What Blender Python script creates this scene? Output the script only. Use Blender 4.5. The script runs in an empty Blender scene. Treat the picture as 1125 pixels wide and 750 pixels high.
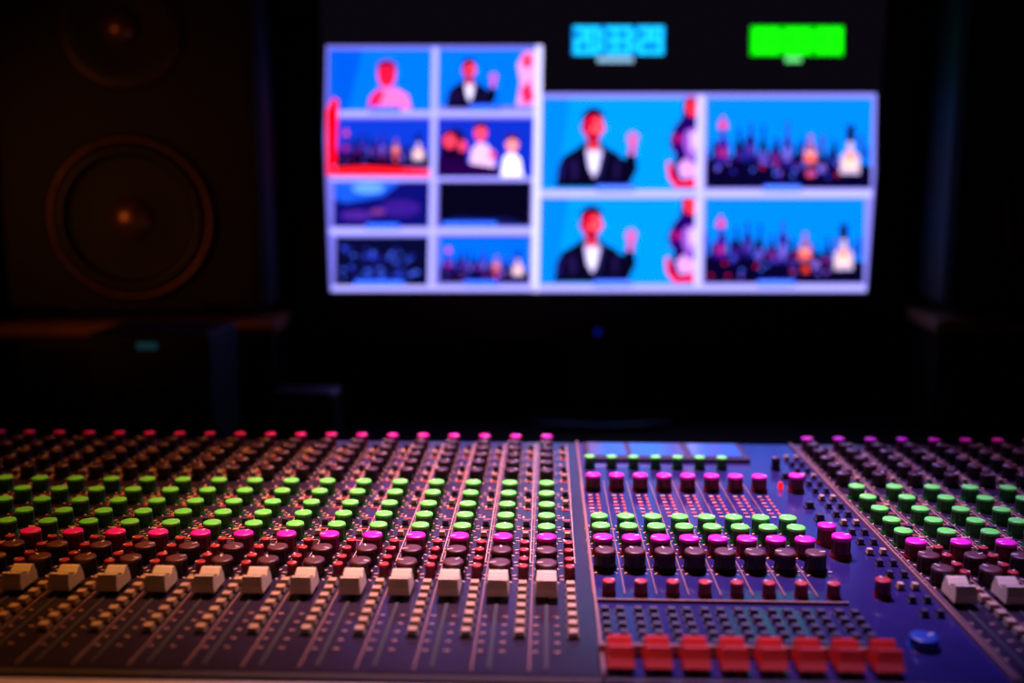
import bpy, math, random
from mathutils import Vector, Matrix, Euler
random.seed(4)
scene = bpy.context.scene
scene.view_settings.view_transform = 'Standard'
scene.view_settings.look = 'None'

# ------------------------------------------------------------------ camera
F = 35/36*1125
PITCH = math.radians(8.7); YAW = math.radians(1.99)
CAM = Vector((0, 0, 1.135))
cam_d = bpy.data.cameras.new('camera'); cam = bpy.data.objects.new('camera', cam_d)
scene.collection.objects.link(cam); scene.camera = cam
cam.location = CAM
cam.rotation_euler = Euler((math.pi/2-PITCH, 0, YAW))
cam_d.sensor_width = 36; cam_d.lens = 35; cam_d.clip_start = .02
cam_d.dof.use_dof = True; cam_d.dof.focus_distance = .70; cam_d.dof.aperture_fstop = 2.7
R = cam.rotation_euler.to_matrix()
def at_y(px, py, Y):
    d = R @ Vector(((px-562.5)/F, -(py-375)/F, -1))
    return CAM + d*((Y-CAM.y)/d.y)

# ------------------------------------------------------------------ materials
def s2l(c):
    return tuple(((v/12.92) if v <= .04045 else ((v+.055)/1.055)**2.4) for v in c)
def mat(name, col, rough=.5, metal=0, spec=.5, noise=0, nscale=40, bump=0, emit=None, es=0, coat=0):
    m = bpy.data.materials.new(name); m.use_nodes = True
    nt = m.node_tree; b = nt.nodes['Principled BSDF']
    b.inputs['Base Color'].default_value = (*col, 1)
    b.inputs['Roughness'].default_value = rough
    b.inputs['Metallic'].default_value = metal
    b.inputs['Specular IOR Level'].default_value = spec
    b.inputs['Coat Weight'].default_value = coat
    if emit:
        b.inputs['Emission Color'].default_value = (*emit, 1)
        b.inputs['Emission Strength'].default_value = es
    if noise or bump:
        tc = nt.nodes.new('ShaderNodeTexCoord')
        n = nt.nodes.new('ShaderNodeTexNoise'); n.inputs['Scale'].default_value = nscale
        n.inputs['Detail'].default_value = 5
        nt.links.new(tc.outputs['Object'], n.inputs['Vector'])
        if noise:
            r = nt.nodes.new('ShaderNodeValToRGB')
            r.color_ramp.elements[0].position = .3; r.color_ramp.elements[1].position = .7
            r.color_ramp.elements[0].color = (*[c*(1-noise) for c in col], 1)
            r.color_ramp.elements[1].color = (*[min(1, c*(1+noise)) for c in col], 1)
            nt.links.new(n.outputs['Fac'], r.inputs['Fac'])
            nt.links.new(r.outputs['Color'], b.inputs['Base Color'])
        if bump:
            bp = nt.nodes.new('ShaderNodeBump'); bp.inputs['Strength'].default_value = bump
            bp.inputs['Distance'].default_value = .002
            nt.links.new(n.outputs['Fac'], bp.inputs['Height'])
            nt.links.new(bp.outputs['Normal'], b.inputs['Normal'])
    return m

M_panel = mat('console_panel_paint', (.028, .017, .034), .19, spec=1.0, noise=.15, nscale=60)
M_panel2 = mat('master_panel_paint', (.022, .016, .095), .16, spec=1.0, noise=.12, nscale=50)
M_chassis = mat('console_chassis', (.02, .02, .022), .5, noise=.2)
M_bolster = mat('armrest_vinyl', (.80, .70, .62), .5, noise=.1, bump=.3, nscale=200)
M_black = mat('knob_black', (.008, .003, .003), .4, noise=.1)
M_brown = mat('knob_cap_brown', (.10, .026, .024), .4, noise=.1)
M_dark = mat('knob_cap_dark', (.045, .010, .013), .35, noise=.1)
M_green = mat('knob_green_body', (.003, .13, .010), .4, noise=.1)
M_greenc = mat('knob_green_cap', (.17, 1.0, .10), .35, noise=.05)
M_mag = mat('knob_magenta_cap', (.92, .01, .46), .35, noise=.08)
M_magb = mat('knob_red_body', (.16, .003, .012), .4, noise=.1)
M_redk = mat('knob_small_red', (.42, .02, .02), .4, noise=.1)
M_blue = mat('knob_blue', (.01, .05, .3), .4, noise=.1)
M_white = mat('pointer_white', (.8, .75, .65), .5, noise=.05)
M_cream = mat('fader_cap_cream', (.85, .70, .42), .4, noise=.06)
M_redf = mat('fader_cap_red', (.80, .02, .006), .4, noise=.08)
M_slot = mat('slot_black', (.004, .004, .005), .7, noise=.1)
M_print = mat('silkscreen_print', (.85, .45, .25), .5, noise=.1)
M_oprint = mat('silkscreen_orange', (.95, .12, .03), .5, noise=.1)
M_rib = mat('divider_and_highlight', (.32, .16, .12), .35, metal=.2, noise=.1)
M_btn = mat('button_ivory', (.50, .32, .17), .45, noise=.1)
M_btnd = mat('button_dark', (.04, .025, .05), .4, noise=.1)
M_led = mat('led_red', (.5, 0, 0), .3, emit=(1, .01, .01), es=1.2, noise=.01)
M_plate = mat('display_glass_blue_sheen', (.22, .42, .80), .16, metal=.85, noise=.04)  # blue base colour stands in for the TV's reflected sheen

# ------------------------------------------------------------------ mesh builder
class MB:
    def __init__(s): s.v = []; s.f = []; s.m = []; s.mats = []; s.sm = []
    def mi(s, m):
        if m not in s.mats: s.mats.append(m)
        return s.mats.index(m)
    def add(s, vs, fs, m, smooth=False):
        o = len(s.v); s.v += [tuple(p) for p in vs]; k = s.mi(m)
        for f in fs: s.f.append(tuple(i+o for i in f)); s.m.append(k); s.sm.append(smooth)
    def box(s, c, d, m, taper=1.0):
        x, y, z = c; a, b, h = d[0]/2, d[1]/2, d[2]/2; t = taper
        vs = [(x-a, y-b, z-h), (x+a, y-b, z-h), (x+a, y+b, z-h), (x-a, y+b, z-h),
              (x-a*t, y-b*t, z+h), (x+a*t, y-b*t, z+h), (x+a*t, y+b*t, z+h), (x-a*t, y+b*t, z+h)]
        s.add(vs, [(3, 2, 1, 0), (4, 5, 6, 7), (0, 1, 5, 4), (1, 2, 6, 5), (2, 3, 7, 6), (3, 0, 4, 7)], m)
    def bbox(s, c, d, m, bv=.002):
        # chamfered box
        x, y, z = c; a, b, h = d[0]/2, d[1]/2, d[2]/2
        rings = []
        for (e, zz) in ((bv, -h), (0, -h+bv), (0, h-bv), (bv, h)):
            A, B = a-e, b-e; k = bv*.8
            rings.append([(x-A+k, y-B, z+zz), (x+A-k, y-B, z+zz), (x+A, y-B+k, z+zz), (x+A, y+B-k, z+zz),
                          (x+A-k, y+B, z+zz), (x-A+k, y+B, z+zz), (x-A, y+B-k, z+zz), (x-A, y-B+k, z+zz)])
        vs = sum(rings, []); fs = []
        for r in range(3):
            for i in range(8):
                j = (i+1) % 8; fs.append((r*8+i, r*8+j, r*8+8+j, r*8+8+i))
        fs.append(tuple(reversed(range(8)))); fs.append(tuple(range(24, 32)))
        s.add(vs, fs, m)
    def quad(s, x, y, z, w, h, m, ang=0):
        c, sn = math.cos(ang), math.sin(ang)
        P = [(-w/2, -h/2), (w/2, -h/2), (w/2, h/2), (-w/2, h/2)]
        s.add([(x+p*c-q*sn, y+p*sn+q*c, z) for p, q in P], [(0, 1, 2, 3)], m)
    def lathe(s, c, prof, seg, mats, flute=(), axis='Z', cap=True, cut=.9, smooth=True):
        x, y, z = c; vs = []
        for ri, (r, h) in enumerate(prof):
            for i in range(seg):
                rr = r*(cut if (ri in flute and i % 2) else 1)
                a = 2*math.pi*i/seg; u, w = rr*math.cos(a), rr*math.sin(a)
                vs.append((x+u, y+w, z+h) if axis == 'Z' else (x+u, y-h, z+w))
        o = len(s.v); s.v += vs
        for ri in range(len(prof)-1):
            k = s.mi(mats[min(ri, len(mats)-1)])
            for i in range(seg):
                j = (i+1) % seg
                s.f.append((o+ri*seg+i, o+ri*seg+j, o+(ri+1)*seg+j, o+(ri+1)*seg+i)); s.m.append(k); s.sm.append(smooth and ri not in flute)
        if cap:
            s.f.append(tuple(o+(len(prof)-1)*seg+i for i in range(seg))); s.m.append(s.mi(mats[-1])); s.sm.append(False)
    def obj(s, name, parent=None):
        me = bpy.data.meshes.new(name); me.from_pydata(s.v, [], s.f)
        for m in s.mats: me.materials.append(m)
        me.polygons.foreach_set('material_index', s.m)
        me.polygons.foreach_set('use_smooth', s.sm)
        me.update()
        o = bpy.data.objects.new(name, me); scene.collection.objects.link(o)
        if parent: o.parent = parent
        return o
def empty(name, loc=(0, 0, 0), rot=(0, 0, 0)):
    e = bpy.data.objects.new(name, None); scene.collection.objects.link(e)
    e.location = loc; e.rotation_euler = rot; e.empty_display_size = .1
    return e

# ------------------------------------------------------------------ room
M_wall = mat('acoustic_wall_fabric', (.018, .012, .010), .9, noise=.3, nscale=8, bump=.3)
M_floor = mat('dark_carpet', (.02, .015, .013), .95, noise=.3, nscale=80, bump=.5)
M_ceil = mat('ceiling_paint', (.02, .018, .018), .9, noise=.1)
M_trim = mat('trim_wood', (.03, .015, .008), .6, noise=.2)
M_wood = mat('desk_dark_wood', (.032, .011, .006), .45, noise=.35, nscale=14, bump=.1)
def slab(name, c, d, m):
    b = MB(); b.box((0, 0, 0), d, m); o = b.obj(name); o.location = c; return o
slab('floor', (0, .5, -.05), (4.8, 5.2, .1), M_floor)
slab('ceiling', (0, .5, 2.65), (4.8, 5.2, .1), M_ceil)
slab('wall_back', (0, 3.05, 1.3), (4.8, .1, 2.6), M_wall)
slab('wall_front', (0, -2.05, 1.3), (4.8, .1, 2.6), M_wall)
slab('wall_left', (-2.35, .5, 1.3), (.1, 5.0, 2.6), M_wall)
slab('wall_right', (2.35, .5, 1.3), (.1, 5.0, 2.6), M_wall)
slab('baseboard_back', (0, 2.99, .05), (4.6, .02, .1), M_trim)

# ------------------------------------------------------------------ desk
DESK = .76
b = MB()
b.bbox((0, 1.18, DESK-.02), (2.5, 1.56, .04), M_wood, .006)
for sx in (-1.15, 1.15):
    b.bbox((sx, 1.18, (DESK-.04)/2), (.05, 1.4, DESK-.04), M_wood, .004)
b.bbox((0, 1.9, .45), (2.24, .03, .5), M_wood, .004)
b.obj('studio_desk')

# ------------------------------------------------------------------ console
con = empty('mixing_console', (0, 0, 0))
PZ = .888        # panel height
XL, XR, YF, YB = -.765, .775, .480, .956
b = MB()
b.bbox((.005, (YF+YB)/2, (PZ-.004+DESK)/2), (XR-XL, YB-YF, PZ-.004-DESK), M_chassis, .004)
b.bbox((XL-.011, (YF+YB)/2-.03, (PZ+DESK)/2+.006), (.022, YB-YF+.08, PZ-DESK+.012), M_wood, .004)
b.bbox((XR+.011, (YF+YB)/2-.03, (PZ+DESK)/2+.006), (.022, YB-YF+.08, PZ-DESK+.012), M_wood, .004)
b.box((.005, YB+.004, PZ-.03), (XR-XL, .008, .05), M_chassis)
b.obj('chassis', con)
# armrest: rounded bolster
b = MB()
n = 14; prof = []
for i in range(n+1):
    a = math.pi*i/n
    prof.append((YF-.035+.035*math.cos(a), PZ-.018+.024*math.sin(a)))
prof += [(YF-.07, DESK+.004), (YF, DESK+.004)]
k = len(prof)
vs = [(XL, p, q) for p, q in prof]+[(XR, p, q) for p, q in prof]
fs = [(i, (i+1) % k, k+(i+1) % k, k+i) for i in range(k)]+[tuple(range(k)), tuple(reversed(range(k, 2*k)))]
b.add(vs, fs, M_bolster, True); b.obj('armrest', con)

M0, M1 = .0305, .238      # master section limits
b = MB()
def plate(x0, x1, m):
    b.bbox(((x0+x1)/2, (YF+YB)/2, PZ-.002), (x1-x0-.0008, YB-YF, .004), m, .0006)
plate(XL, M0, M_panel); plate(M0, M1, M_panel2); plate(M1, XR, M_panel)
b.obj('panels', con)

kn = MB(); pr = MB(); bt = MB(); fd = MB(); rb = MB()
def knob(x, y, r, h, body, cap, ang=None, seg=20):
    r0 = r
    prof = [(r0*1.10, 0), (r0*1.08, h*.14), (r0*.98, h*.2), (r0*.97, h*.80), (r0*.97, h*.88), (r0*.93, h), (r0*.6, h*.985)]
    kn.lathe((x, y, PZ), prof, seg, [body, body, body, cap, cap, cap], flute=(2, 3))
    a = random.uniform(-2.2, 2.2) if ang is None else ang
    c, s = math.cos(-a), math.sin(-a)
    P = [(-.0005, r*.35), (.0005, r*.35), (.0005, r*.9), (-.0005, r*.9)]
    top = [(x+p*c-q*s, y+p*s+q*c, PZ+h+.0003) for p, q in P]
    kn.add(top, [(0, 1, 2, 3)], M_white)
def ticks(x, y, R0, m, n=9):
    for i in range(n):
        a = math.radians(-135+270*i/(n-1))
        pr.quad(x+R0*math.sin(a), y+R0*math.cos(a), PZ+.0004, .0009, .0026, m, -a)
def button(x, y, w, l, h, m):
    bt.box((x, y, PZ+h*.12), (w*1.25, l*1.25, h*.24), M_slot)
    bt.box((x, y, PZ+h*.6), (w, l, h*.8), m, .82)
def fader(x, y, w, l, h, m, line=M_black):
    pts = [(-.5, 0), (-.5, .45), (-.40, 1.0), (-.30, 1.0), (-.10, .72), (.10, .72), (.30, 1.0), (.40, 1.0), (.5, .45), (.5, 0)]
    z0 = PZ+.003; k = len(pts); vs = []
    for sx, t in ((-.5, 0), (.5, 0)):
        for (p, q) in pts:
            xx = sx*w*(1-.16*q); vs.append((x+xx, y+p*l, z0+q*h))
    fs = [(i, i+1, k+i+1, k+i) for i in range(k-1)]+[tuple(reversed(range(k))), tuple(range(k, 2*k))]
    fd.add(vs, fs, m)
    fd.box((x, y, z0+h*.735), (w*.84, .0012, .0008), line)
    fd.box((x, y, PZ+.002), (.0025, .006, .006), M_slot)
def slot(x, y0, y1, w=.0022):
    pr.quad(x, (y0+y1)/2, PZ+.0005, w, y1-y0, M_slot)

G = [.785, .757, .729, .703, .679]
D = [.918, .896, .872, .848, .822]
def channel(x):
    knob(x, .940, .0054, .011, M_magb, M_mag)
    for i, y in enumerate(D):
        knob(x, y, .0062, .011, M_black, M_dark); ticks(x, y, .0088, M_print, 7)
    for y in G:
        knob(x, y, .0066, .0110, M_green, M_greenc); ticks(x, y, .0098, M_print)
    knob(x, .655, .0070, .012, M_magb, M_mag); ticks(x, .655, .0102, M_print)
    for y in (.632, .609):
        knob(x, y, .0071, .011, M_black, M_brown); ticks(x, y, .0102, M_print)
    # companion column
    xs = x+.0150
    for i in range(11):
        y = .93-.0245*i
        if i % 3 == 0: button(xs, y, .005, .005, .004, M_btnd)
        elif i % 3 == 1: button(xs, y, .0045, .0045, .004, M_btn)
        pr.quad(xs, y-.011, PZ+.0004, .006, .0012, M_oprint)
        pr.quad(xs-.0025, y-.006, PZ+.0004, .0012, .004, M_print)
    for y in (.655, .640, .624, .611):
        knob(xs, y, .0034, .008, M_magb, M_redk, seg=12)
    for i in range(7):
        button(xs, .594-.0115*i, .0060, .0062, .004, M_btn)
    for i in range(5):
        pr.quad(x-.006, .55-.011*i, PZ+.0004, .003, .0007, M_print)
        pr.quad(x+.006, .55-.011*i, PZ+.0004, .003, .0007, M_print)
    slot(x, .486, .592)
    fader(x, .582, .0140, .020, .010, M_cream)
    rb.box((x-.0090, (YF+YB)/2, PZ+.0004), (.0008, YB-YF-.006, .0012), M_rib)
    pr.quad(xs+.0040, .79, PZ+.0004, .0005, .31, M_print)

xs_l = [-.030*i for i in range(0, 25)]
for x in xs_l: channel(x+.001)
for i in range(17): channel(.251+.030*i)

# ---- master section
mx = [.0395+.0196*i for i in range(8)]
for i, x in enumerate(mx):
    if i < 7: knob(x, .868, .0048, .011, M_green, M_greenc, seg=14)
    knob(x, .803, .0064, .013, M_magb, M_mag)
    for j in range(7):
        pr.quad(x-.003, .786-.0085*j, PZ+.0005, .0034, .0020, M_oprint if j % 2 else M_print)
        pr.quad(x+.003, .786-.0085*j, PZ+.0005, .0020, .0036, M_oprint)
    knob(x, .704, .0066, .011, M_green, M_greenc); knob(x, .680, .0068, .012, M_green, M_greenc)
    knob(x, .656, .0070, .012, M_magb, M_mag); knob(x, .628, .0072, .013, M_black, M_brown)
    for y in (.704, .68, .656, .626): ticks(x, y, .0092, M_print, 7)
    knob(x, .586, .0042, .009, M_magb, M_redk, seg=12)
    for r in range(5):
        button(x-.004, .560-.0105*r, .0052, .0055, .003, M_btnd)
        button(x+.005, .560-.0105*r, .0052, .0055, .003, M_btnd)
    fader(x, .492, .0145, .017, .011, M_redf, M_slot)
    rb.box((x-.0098, .705, PZ+.0004), (.0007, .24, .001), M_rib)
rb.box((.1065, .574, PZ+.0008), (.152, .0014, .0022), M_rib)
rb.box((.1065, .505, PZ+.003), (.155, .0022, .006), M_rib)  # pale bar modelled as the highlight along the red fader tops
knob(.207, .803, .0064, .014, M_magb, M_mag)
knob(.205, .868, .004, .011, M_black, M_dark)
knob(.198, .680, .0066, .014, M_magb, M_mag); knob(.201, .655, .0068, .015, M_magb, M_mag)
knob(.207, .588, .0050, .011, M_magb, M_redk)
knob(.207, .520, .0080, .006, M_blue, M_blue)
for y in (.84, .76, .73): button(.207, y, .006, .006, .005, M_btnd)
for x in (.222, .231):
    for r in range(18): button(x, .90-.02*r, .0042, .005, .004, M_btnd if r % 3 else M_btn)
bt.bbox((.112, .916, PZ+.002), (.150, .056, .004), M_btnd, .001)
for x0, w in ((.058, .034), (.104, .048), (.158, .046)):
    bt.box((x0, .916, PZ+.0043), (w, .046, .001), M_plate)
bt.lathe((.196, .81, PZ), [(.0022, 0), (.0022, .004), (.0014, .0055)], 10, [M_led])
# section rails
for x in (M0, M1):
    rb.box((x, (YF+YB)/2, PZ+.001), (.0016, YB-YF-.004, .003), M_rib)
kn.obj('rotary_knobs', con); pr.obj('silkscreen_markings', con); bt.obj('push_buttons', con)
fd.obj('fader_caps', con); rb.obj('dividers_and_highlight_bar', con)

# ------------------------------------------------------------------ television
M_tvb = mat('tv_bezel_gloss', (.006, .006, .007), .25, noise=.1)
TVY = 1.62
C = at_y(660, 154, TVY)
depth = (R.transposed() @ (C-CAM)).z * -1
K = depth/F
tv = empty('television', C, (math.radians(3.3), 0, YAW))   # local: x right, z up, -y toward viewer
W, H = 606*K, 342*K
b = MB()
def fr(x0, x1, z0, z1, y0, y1, m, bv=.004):
    b.bbox(((x0+x1)/2, (y0+y1)/2, (z0+z1)/2), (x1-x0, y1-y0, z1-z0), m, bv)
e = 38*K; eb = 58*K
fr(-W/2-e, -W/2, -H/2-eb, H/2+e, -.012, .03, M_tvb)
fr(W/2, W/2+e, -H/2-eb, H/2+e, -.012, .03, M_tvb)
fr(-W/2, W/2, -H/2-eb, -H/2, -.012, .03, M_tvb)
fr(-W/2, W/2, H/2, H/2+e, -.012, .03, M_tvb)
fr(-W/2-e, W/2+e, -H/2-eb, H/2+e, .03, .07, M_tvb, .012)
b.obj('bezel', tv)
M_bled = mat('led_blue', (0, .02, .3), .3, emit=(.0, .02, 1), es=.22, noise=.01)
b = MB(); b.lathe((-.005*K, -.012, -H/2-42*K), [(.0045, 0), (.0045, .002), (.002, .003)], 14, [M_bled], axis='Y'); b.obj('power_led', tv)
# stand, world aligned
st = MB()
base_z = DESK
zb = C.z-H/2-eb
st.bbox((C.x, C.y+.085, (zb+DESK)/2+.06), (.10, .03, zb-DESK+.10), M_tvb, .004)
st.lathe((C.x, C.y+.06, DESK), [(.17, 0), (.17, .008), (.155, .014), (.05, .018)], 40, [M_tvb])
o = st.obj('pedestal'); o.parent = tv
o.matrix_parent_inverse = (Matrix.Translation(C) @ Euler((math.radians(3.3), 0, YAW)).to_matrix().to_4x4()).inverted()

# screen picture: flat coloured shapes on an emissive screen
class Scr:
    def __init__(s): s.v = []; s.f = []; s.c = []; s.l = 0
    def uv(s, x, y):
        k = 1+(190-y)*.000187
        return ((x-660)/k*K, -(y-154)*K)
    def poly(s, pts, col):
        s.l += 1; o = len(s.v); yy = -.0005-.000008*s.l
        for x, y in pts:
            u, w = s.uv(x, y); s.v.append((u, yy, w))
        s.f.append(tuple(range(o, o+len(pts)))); s.c.append(s2l([c/255 for c in col]))
    def rect(s, x0, y0, x1, y1, col): s.poly([(x0, y1), (x1, y1), (x1, y0), (x0, y0)], col)
    def ell(s, cx, cy, rx, ry, col, rot=0, n=22):
        c, q = math.cos(rot), math.sin(rot); P = []
        for i in range(n):
            a = -2*math.pi*i/n; u, w = rx*math.cos(a), ry*math.sin(a)
            P.append((cx+u*c-w*q, cy+u*q+w*c))
        s.poly(P, col)
S = Scr()
S.poly([(660-303*1.03, -16), (660-303*1.03, 324), (660+303*1.03, 324), (660+303*1.03, -16)][::1], (6, 4, 9))
LAV = (165, 160, 255)
def T(ox, oy, sc):
    return lambda x, y: (ox+x*sc, oy+y*sc)
def host(ox, oy, sc, face=(235, 12, 50), robe=(6, 3, 28)):
    t = T(ox, oy, sc)
    P = lambda pts, c: S.poly([t(*p) for p in pts], c)
    E = lambda x, y, rx, ry, c, r=0: S.ell(*t(x, y), rx*sc, ry*sc, c, r)
    P([(-40, 64), (-38, 42), (-32, 30), (-20, 23), (-9, 15), (8, 15), (16, 21), (28, 27), (36, 38), (42, 64)], robe)
    P([(20, 34), (30, 30), (46, 40), (40, 56), (26, 60)], robe)            # upper arm
    P([(30, 50), (38, 28), (48, 30), (50, 44), (42, 60)], robe)            # sleeve
    P([(39, 28), (41, 17), (47, 17), (47, 29)], (200, 60, 130))            # wrist
    E(44.5, 15, 4.2, 5, (220, 80, 150))                                    # palm
    for fx, fy, r in ((40.5, 9, -.25), (43, 7.5, -.08), (46, 8, .1), (48.5, 10, .3)):
        E(fx, fy, 1.2, 4.2, (220, 80, 150), r)
    E(40, 14, 1.3, 3.8, (220, 80, 150), -.9)
    P([(-5, 12), (6, 12), (7, 24), (0, 30), (-6, 24)], (200, 30, 60))       # neck
    P([(-8, 24), (-4, 20), (0, 28), (6, 20), (11, 25), (9, 42), (2, 54), (-5, 42)], (190, 175, 240))  # shirt
    P([(-3, 26), (5, 25), (6, 40), (2, 50), (-2, 40)], (235, 230, 255))
    P([(-13, 20), (-8, 22), (-2, 58), (-10, 58)], robe)
    P([(12, 22), (17, 23), (12, 50), (3, 60)], (20, 20, 70)); P([(-26, 36), (-18, 31), (-14, 50), (-22, 58)], (26, 14, 64))
    P([(-37, 50), (-33, 34), (-31, 36), (-34, 60)], (30, 20, 110)); P([(24, 36), (30, 33), (30, 52), (24, 56)], (24, 14, 62))
    E(0, -2, 11, 15.5, face); E(-11, 0, 2, 4, (170, 0, 60)); E(11, 0, 2, 4, face)
    P([(-11, -6), (-6, -8), (-7, 10), (-10, 6)], (170, 0, 60))             # shaded cheek
    P([(2, -12), (8, -9), (9.5, 2), (7, 8), (3, 2)], (255, 80, 100))       # lit cheek
    P([(-12, -2), (-12.5, -12), (-8, -19), (-2, -22), (5, -21.5), (11, -16), (12.5, -4), (9, -11), (0, -13.5), (-8, -10)], (20, 0, 40))  # hair
    P([(-8, 6), (8, 6), (7, 12), (3, 15), (-3, 15), (-7, 12)], (170, 0, 44))          # beard
    E(-4.5, -3.5, 2, 1.2, (50, 0, 30)); E(4.5, -3.5, 2, 1.2, (50, 0, 30))
    P([(-1.2, -2), (1.2, -2), (2, 4), (-2, 4)], (255, 110, 120)); E(0, 8.4, 3.6, 1, (90, 0, 20))
def guest(x0, y0, sc):
    t = T(x0, y0, sc)
    P = lambda pts, c: S.poly([t(*p) for p in pts], c)
    E = lambda x, y, rx, ry, c, r=0: S.ell(*t(x, y), rx*sc, ry*sc, c, r)
    P([(16, 0), (30, 0), (32, 96), (8, 96), (2, 84), (8, 60), (0, 44), (6, 30), (14, 20)], (30, 0, 90))
    E(25, 8, 7, 11, (240, 40, 60)); P([(17, 2), (17, -1), (31, -1), (31, 6), (24, 3)], (120, 0, 60))
    P([(18, 34), (31, 30), (31, 60), (22, 66), (16, 48)], (150, 80, 210)); P([(23, 36), (31, 34), (31, 50), (25, 56)], (210, 170, 240))
    P([(-2, 68), (2, 66), (6, 84), (14, 90), (30, 86), (30, 94), (8, 95), (0, 84)], (245, 10, 50))
    E(10, 42, 6, 5, (150, 10, 110)); E(6, 52, 4, 4, (60, 0, 110)); P([(10, 72), (18, 64), (30, 70), (30, 84), (14, 86)], (215, 150, 235))
def bottle(x, yb, w, h, col, cap=(240, 240, 255)):
    S.poly([(x-w/2, yb), (x+w/2, yb), (x+w/2, yb-h*.5), (x+w*.16, yb-h*.72), (x+w*.16, yb-h), (x-w*.16, yb-h), (x-w*.16, yb-h*.72), (x-w/2, yb-h*.5)], col)
    S.rect(x-w*.36, yb-h*.42, x+w*.36, yb-h*.14, cap)
def bar(x0, y0, x1, y1, bg=(0, 118, 225), dense=1):
    w, h = x1-x0, y1-y0
    S.rect(x0, y0, x1, y1, bg)
    # back shelf and counter of the bar
    S.poly([(x0, y0+h*.66), (x0+w*.4, y0+h*.62), (x0+w*.7, y0+h*.64), (x1, y0+h*.75), (x1, y1), (x0, y1)], (5, 2, 36))
    for i in range(26):
        a = i/26; hh = h*random.uniform(.0, .26)
        S.rect(x0+w*a, y0+h*.66-hh, x0+w*(a+.022), y0+h*.7, random.choice([(8, 0, 50), (30, 20, 120), (60, 20, 130), (10, 40, 150)]))
    items = [(.10, .70, .08, .36, (50, 10, 140), (150, 30, 110)), (.10, .34, .055, .14, (200, 40, 130), (240, 90, 140)),
             (.20, .74, .06, .40, (8, 0, 50), (50, 20, 120)),
             (.27, .68, .06, .40, (20, 15, 110), (70, 40, 150)), (.345, .80, .05, .50, (5, 0, 40), (90, 70, 190)),
             (.42, .74, .07, .30, (20, 5, 90), (100, 30, 120)), (.49, .76, .05, .50, (40, 20, 130), (110, 90, 200)),
             (.555, .86, .08, .36, (10, 0, 50), (50, 30, 110)), (.63, .74, .08, .34, (150, 80, 130), (240, 200, 215)),
             (.70, .86, .06, .30, (10, 10, 60), (120, 90, 200)), (.77, .78, .05, .32, (10, 0, 60), (30, 40, 130)),
             (.87, .84, .12, .38, (190, 165, 210), (245, 200, 190))]
    for a, yb, bw, bh, c1, c2 in items:
        bottle(x0+a*w, y0+yb*h, bw*w, bh*h, c1, c2)
    S.rect(x0+w*.60, y0+h*.62, x0+w*.66, y0+h*.70, (255, 90, 30)); S.rect(x0+w*.61, y0+h*.80, x0+w*.655, y0+h*.87, (235, 60, 40))
    S.rect(x0+w*.85, y0+h*.60, x0+w*.89, y0+h*.68, (255, 140, 90))
    for i in range(30):
        S.ell(x0+w*random.uniform(.03, .82), y0+h*random.uniform(.66, .93), w*.012, h*.02, random.choice([(110, 80, 220), (50, 40, 180), (180, 20, 70), (60, 90, 230), (8, 0, 30)]), n=8)
    S.rect(x0+w*.845, y0+h*.30, x0+w*.895, y0+h*.48, (12, 4, 60))
def label(cx, cy, w, h, c=(70, 150, 255)):
    S.rect(cx-w/2, cy-h/2, cx+w/2, cy+h/2, (20, 50, 250))
    for i in range(int(w/5)):
        S.rect(cx-w/2+2+i*5, cy-h/2+1.5, cx-w/2+5+i*5, cy+h/2-1.5, c)
# ---- left block
BG = (0, 104, 238)
S.rect(355, 54, 592, 322, (110, 105, 215))
S.rect(358, 58, 472, 122, BG)
S.poly([(358, 58), (395, 58), (380, 122), (358, 122)], (0, 80, 205))
S.poly([(402, 121), (404, 108), (414, 100), (432, 98), (446, 106), (450, 121)], (240, 110, 190))
S.ell(422, 84, 10, 14, (240, 20, 60)); S.poly([(411, 82), (412, 72), (422, 68), (432, 72), (433, 82), (428, 76), (416, 76)], (120, 0, 60))
S.poly([(404, 108), (414, 98), (420, 104), (412, 121), (402, 121)], (235, 20, 80))
S.ell(418.5, 83, 1.6, 1, (80, 0, 40)); S.ell(426, 83, 1.6, 1, (80, 0, 40)); S.ell(422, 91, 3, 1, (120, 0, 30))
S.rect(478, 58, 587, 118, BG)
host(513, 80, .62)
S.poly([(566, 117), (570, 92), (566, 74), (574, 60), (586, 60), (586, 117)], (225, 150, 230)); S.ell(577, 70, 6, 8, (240, 50, 90))
S.poly([(570, 100), (580, 90), (586, 110), (574, 117)], (230, 30, 90))
bar(368, 131, 472, 184, (10, 50, 190))
S.poly([(356, 122), (364, 108), (369, 112), (368, 180), (358, 192)], (250, 0, 20))
S.poly([(358, 192), (364, 184), (400, 182), (474, 186), (474, 193)], (255, 20, 30))
S.rect(479, 131, 585, 194, (10, 40, 180))
S.poly([(480, 193), (484, 150), (500, 140), (510, 150), (514, 193)], (20, 0, 40))
for x, y, c in ((493, 153, (250, 60, 90)), (527, 145, (250, 70, 100)), (562, 158, (250, 140, 150))):
    S.ell(x, y, 7, 10, c); S.poly([(x-7, y-2), (x-6, y-10), (x+6, y-10), (x+7, y-2), (x, y-6)], (60, 0, 40))
S.poly([(514, 193), (517, 165), (525, 156), (534, 158), (542, 168), (545, 193)], (225, 180, 240))
S.poly([(550, 193), (553, 172), (562, 167), (571, 173), (575, 193)], (250, 240, 255))
S.poly([(480, 172), (520, 180), (548, 184), (548, 193), (480, 193)], (30, 0, 60))
S.ell(507, 160, 5, 6, (240, 60, 100)); S.ell(540, 170, 4, 5, (240, 80, 120))
S.rect(366, 199, 472, 249, (10, 10, 100))
S.poly([(366, 199), (440, 199), (420, 215), (380, 222), (366, 218)], (20, 80, 220))
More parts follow.
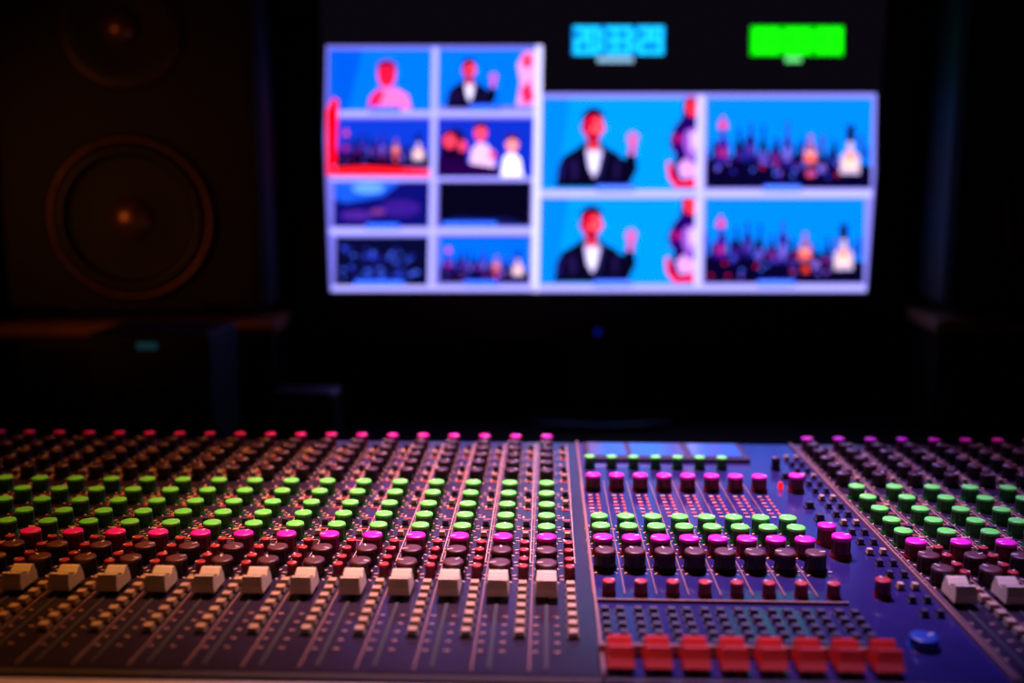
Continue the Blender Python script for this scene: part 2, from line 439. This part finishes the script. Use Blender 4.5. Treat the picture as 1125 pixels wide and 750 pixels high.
S.ell(404, 206, 18, 6, (90, 150, 255)); S.ell(440, 228, 22, 9, (50, 20, 130)); S.ell(392, 236, 18, 5, (70, 30, 140)); S.ell(415, 232, 8, 3, (120, 50, 130))
S.rect(482, 199, 584, 248, (4, 3, 22)); S.poly([(482, 248), (500, 238), (560, 240), (584, 248)], (14, 20, 90))
S.rect(369, 260, 472, 315, (5, 7, 44))
for i in range(60):
    S.ell(random.uniform(373, 466), random.uniform(272, 306), random.uniform(1.5, 4), random.uniform(1.2, 2.5), random.choice([(40, 60, 200), (30, 30, 140), (60, 90, 230), (6, 8, 50)]), n=8)
bar(484, 260, 584, 312, (0, 95, 235))
S.rect(484, 259, 584, 262, (0, 60, 200))
for y0, y1 in ((122, 129), (193.5, 198.5), (249, 258)):
    S.rect(371 if y0 < 190 else 362, y0+.8, 588, y1-.8, LAV)
S.rect(472, 56, 479, 320, LAV)
S.rect(586, 54, 594, 322, (205, 200, 255)); S.rect(366, 315, 592, 321, (165, 160, 245))
for cx, cy, w in ((421, 121, 34), (531, 119, 34), (421, 248, 38), (516, 246, 60), (418, 312, 56), (531, 312, 38)): label(cx, cy, w, 7)
# ---- right block
S.rect(594, 104, 963, 322, (130, 125, 235))
for oy in (0, 108):
    S.rect(595, 109+oy, 766, 208+oy-(oy>0)*3, (0, 136, 235))
    S.poly([(595, 109+oy), (625, 109+oy), (612, 205+oy), (595, 205+oy)], (0, 118, 226))
    host(651, 141+oy-2*(oy > 0), 1.0)
    guest(735, 110+oy-2*(oy > 0), 1.0)
    S.rect(765, 106+oy, 774, 210+oy, (190, 180, 255))
    bar(776, 109+oy, 959-oy*.06, 206+oy-(oy > 0)*2, (0, 120, 238))
S.rect(594, 208, 960, 216, (175, 170, 255)); S.rect(594, 314, 955, 321, (165, 160, 245))
for cx, cy in ((677, 206), (861, 206), (676, 312), (856, 312)): label(cx, cy, 42, 8, (110, 170, 255))
# ---- clocks
SEG = {'0': 'abcdef', '1': 'bc', '2': 'abged', '3': 'abgcd', '4': 'fgbc', '5': 'afgcd', '7': 'abc', '8': 'abcdefg', '9': 'abcfgd'}
def digits(x0, y0, x1, y1, txt, col):
    wn = sum(1 if c != ':' else .4 for c in txt); u = (x1-x0)/wn; x = x0; h = y1-y0; tk = 5.4
    for c in txt:
        if c == ':':
            S.rect(x, y0+h*.2, x+u*.34, y0+h*.4, col); S.rect(x, y0+h*.6, x+u*.34, y0+h*.8, col); x += u*.4; continue
        a, bb = x+.2, x+u-.4; m = (y0+y1)/2
        for q in SEG[c]:
            if q == 'a': S.rect(a, y0, bb, y0+tk, col)
            if q == 'd': S.rect(a, y1-tk, bb, y1, col)
            if q == 'g': S.rect(a, m-tk/2, bb, m+tk/2, col)
            if q == 'f': S.rect(a, y0, a+tk, m, col)
            if q == 'e': S.rect(a, m, a+tk, y1, col)
            if q == 'b': S.rect(bb-tk, y0, bb, m, col)
            if q == 'c': S.rect(bb-tk, m, bb, y1, col)
        x += u
S.rect(626, 34, 728, 64, (0, 105, 190)); digits(628, 34, 727, 64, '20:33:29', (20, 190, 255))
S.rect(822, 34, 925, 65, (0, 170, 0)); digits(825, 36, 924, 63, '00:00:00', (20, 255, 10))
for cx in (674, 870): 
    S.rect(cx-20 if cx < 700 else cx-9, 66, cx+20 if cx < 700 else cx+9, 72, (120, 160, 190) if cx < 700 else (90, 200, 110))
me = bpy.data.meshes.new('screen'); me.from_pydata(S.v, [], S.f)
ca = me.color_attributes.new('picture', 'FLOAT_COLOR', 'CORNER')
buf = []
for p in me.polygons:
    buf += [*S.c[p.index], 1.0]*len(p.vertices)
ca.data.foreach_set('color', buf)
m = bpy.data.materials.new('screen_picture'); m.use_nodes = True; nt = m.node_tree; nt.nodes.clear()
out = nt.nodes.new('ShaderNodeOutputMaterial'); em = nt.nodes.new('ShaderNodeEmission')
at = nt.nodes.new('ShaderNodeAttribute'); at.attribute_name = 'picture'
nt.links.new(at.outputs['Color'], em.inputs['Color']); em.inputs['Strength'].default_value = 1.6
nt.links.new(em.outputs[0], out.inputs[0]); me.materials.append(m)
so = bpy.data.objects.new('screen', me); scene.collection.objects.link(so); so.parent = tv

# ------------------------------------------------------------------ speakers
M_cab = mat('speaker_cabinet', (.0032, .0018, .0018), .65, noise=.2, bump=.2, nscale=120)
M_cone = mat('woofer_cone', (.005, .0025, .002), .6, noise=.2)
M_rub = mat('rubber_surround', (.016, .007, .005), .4, noise=.1)
M_ring = mat('driver_ring', (.10, .04, .025), .38, metal=.6, noise=.1)
M_dome = mat('tweeter_dome', (.26, .12, .07), .30, metal=.6, noise=.1)
M_badge = mat('badge_teal', (.05, .3, .35), .3, emit=(.02, .25, .35), es=.07, noise=.05)
def speaker(bx, by, bz, ang, wz):
    e = empty('studio_monitor_speaker', (bx, by, bz), (0, 0, ang))
    w, h, d = .385, .66, .34
    b = MB(); b.bbox((0, d/2, h/2+.004), (w, d, h-.008), M_cab, .012)
    b.box((0, -.001, h/2), (w-.04, .004, h-.04), M_cab)
    b.obj('cabinet', e)
    b = MB()
    b.lathe((0, -.003, wz), [(.122, 0), (.122, .006), (.112, .008), (.108, .005)], 56, [M_ring], axis='Y', cap=False)
    b.lathe((0, -.003, wz), [(.108, .005), (.104, .011), (.098, .013), (.092, .010), (.089, .002)], 56, [M_rub], axis='Y', cap=False)
    b.lathe((0, -.003, wz), [(.089, .002), (.07, -.0), (.05, .0005), (.033, .0008)], 56, [M_cone], axis='Y', cap=False)
    b.lathe((0, -.003, wz), [(.034, .001), (.03, .007), (.022, .012), (.012, .0155), (.004, .0165)], 40, [M_dome], axis='Y')
    for i in range(8):
        a = math.pi/8+i*math.pi/4
        b.lathe((.116*math.cos(a), -.010, wz+.116*math.sin(a)), [(.0035, 0), (.0035, .002), (.001, .0025)], 10, [M_ring], axis='Y')
    b.obj('woofer', e)
    b = MB(); tz = wz+.27
    b.lathe((0, -.003, tz), [(.088, 0), (.088, .005), (.080, .008), (.06, .0045), (.04, .002), (.027, .001)], 48, [M_ring, M_ring, M_cone], axis='Y', cap=False)
    b.lathe((0, -.003, tz), [(.027, .001), (.025, .008), (.018, .014), (.008, .018), (.002, .0185)], 32, [M_dome], axis='Y')
    b.obj('tweeter', e)
    b = MB()
    b.bbox((0, -.004, .022), (.20, .004, .018), M_slot, .001); b.obj('bass_port', e)
    return e
def stand(bx, by, top, ang):
    b = MB()
    w, d = .41, .36
    b.bbox((0, d/2-.012, -.015), (w, d, .022), M_shelf, .004)
    b.bbox((0, d/2, (DESK-top-.026)/2), (w-.03, d-.05, top-DESK-.026), M_wood, .003)
    b.box((0, .022, (DESK-top-.026)/2), (w-.07, .003, top-DESK-.07), M_slot)
    o = b.obj('speaker_riser'); o.location = (bx, by, top); o.rotation_euler = (0, 0, ang)
M_shelf = mat('riser_shelf_wood', (.42, .15, .06), .4, noise=.3, nscale=12)
PL = at_y(152, 350, 1.45); WL = at_y(154, 240, 1.45)
stand(PL.x, 1.45, PL.z, math.radians(6)); speaker(PL.x, 1.45, PL.z, math.radians(6), WL.z-PL.z)
PR = at_y(1190, 350, 1.45)
stand(PR.x, 1.45, PR.z, math.radians(-6)); speaker(PR.x, 1.45, PR.z, math.radians(-6), WL.z-PL.z)
# headphone amplifier with a small teal badge, standing on the desk in front of the left riser
Q = at_y(163, 376, 1.26)
bx = MB(); top = Q.z+.012; hh = top-DESK
bx.bbox((0, .06, hh/2), (.16, .12, hh), M_cab, .004)
bx.box((0, -.001, hh/2), (.14, .004, hh-.02), M_slot)
bx.box((0, -.0045, hh-.016), (.026, .004, .009), M_badge)
for j in range(3):
    for i in range(4): bx.lathe((-.045+.03*i, -.003, .04+.035*j), [(.007, 0), (.006, .01), (.004, .011)], 14, [M_cab], axis='Y')
o = bx.obj('headphone_amplifier'); o.location = (Q.x, 1.26, DESK)
# talkback box behind console
Q = at_y(337, 440, 1.3)
b = MB(); hh = .11
b.bbox((0, 0, hh/2), (.085, .06, hh), M_wood, .004); b.box((0, -.031, hh*.55), (.066, .003, .07), M_slot)
for i in range(3): b.lathe((-.02+.02*i, -.033, hh*.45), [(.006, 0), (.005, .008)], 14, [M_cab], axis='Y')
o = b.obj('talkback_box'); o.location = (Q.x, 1.3, DESK)

# ------------------------------------------------------------------ lights
def spot(name, loc, tgt, col, en, size, blend=1, rad=.05):
    l = bpy.data.lights.new(name, 'SPOT'); l.color = col; l.energy = en; l.spot_size = math.radians(size)
    l.spot_blend = blend; l.shadow_soft_size = rad
    o = bpy.data.objects.new(name, l); scene.collection.objects.link(o); o.location = loc
    o.rotation_euler = (Vector(tgt)-Vector(loc)).to_track_quat('-Z', 'Y').to_euler()
spot('unseen_spotlight', (-.05, 1.35, 2.45), (.00, .79, .88), (1, .40, .12), 360, 25)
spot('unseen_spotlight', (-.35, 1.30, 2.45), (-.27, .76, .88), (1, .34, .07), 85, 27)  # second warm spot, added to stretch the pool of light leftward
spot('unseen_spotlight', (.14, 1.4, 2.45), (.08, .79, .88), (.14, .20, 1), 370, 26)  # blue spot added to strengthen the screen's sheen on the panels
spot('unseen_spotlight', (.45, 1.3, 2.45), (.38, .76, .88), (.75, .30, .65), 80, 22)  # dim violet spot added to light the right-hand channels
spot('unseen_spotlight', (-1.1, .35, 1.2), (-.57, 1.45, 1.12), (1, .28, .05), 5.0, 34)  # low spot added at the left, aimed only at the left speaker
w = bpy.data.worlds.new('world'); scene.world = w; w.use_nodes = True
w.node_tree.nodes['Background'].inputs[0].default_value = (.5, .3, .2, 1)
w.node_tree.nodes['Background'].inputs[1].default_value = .003
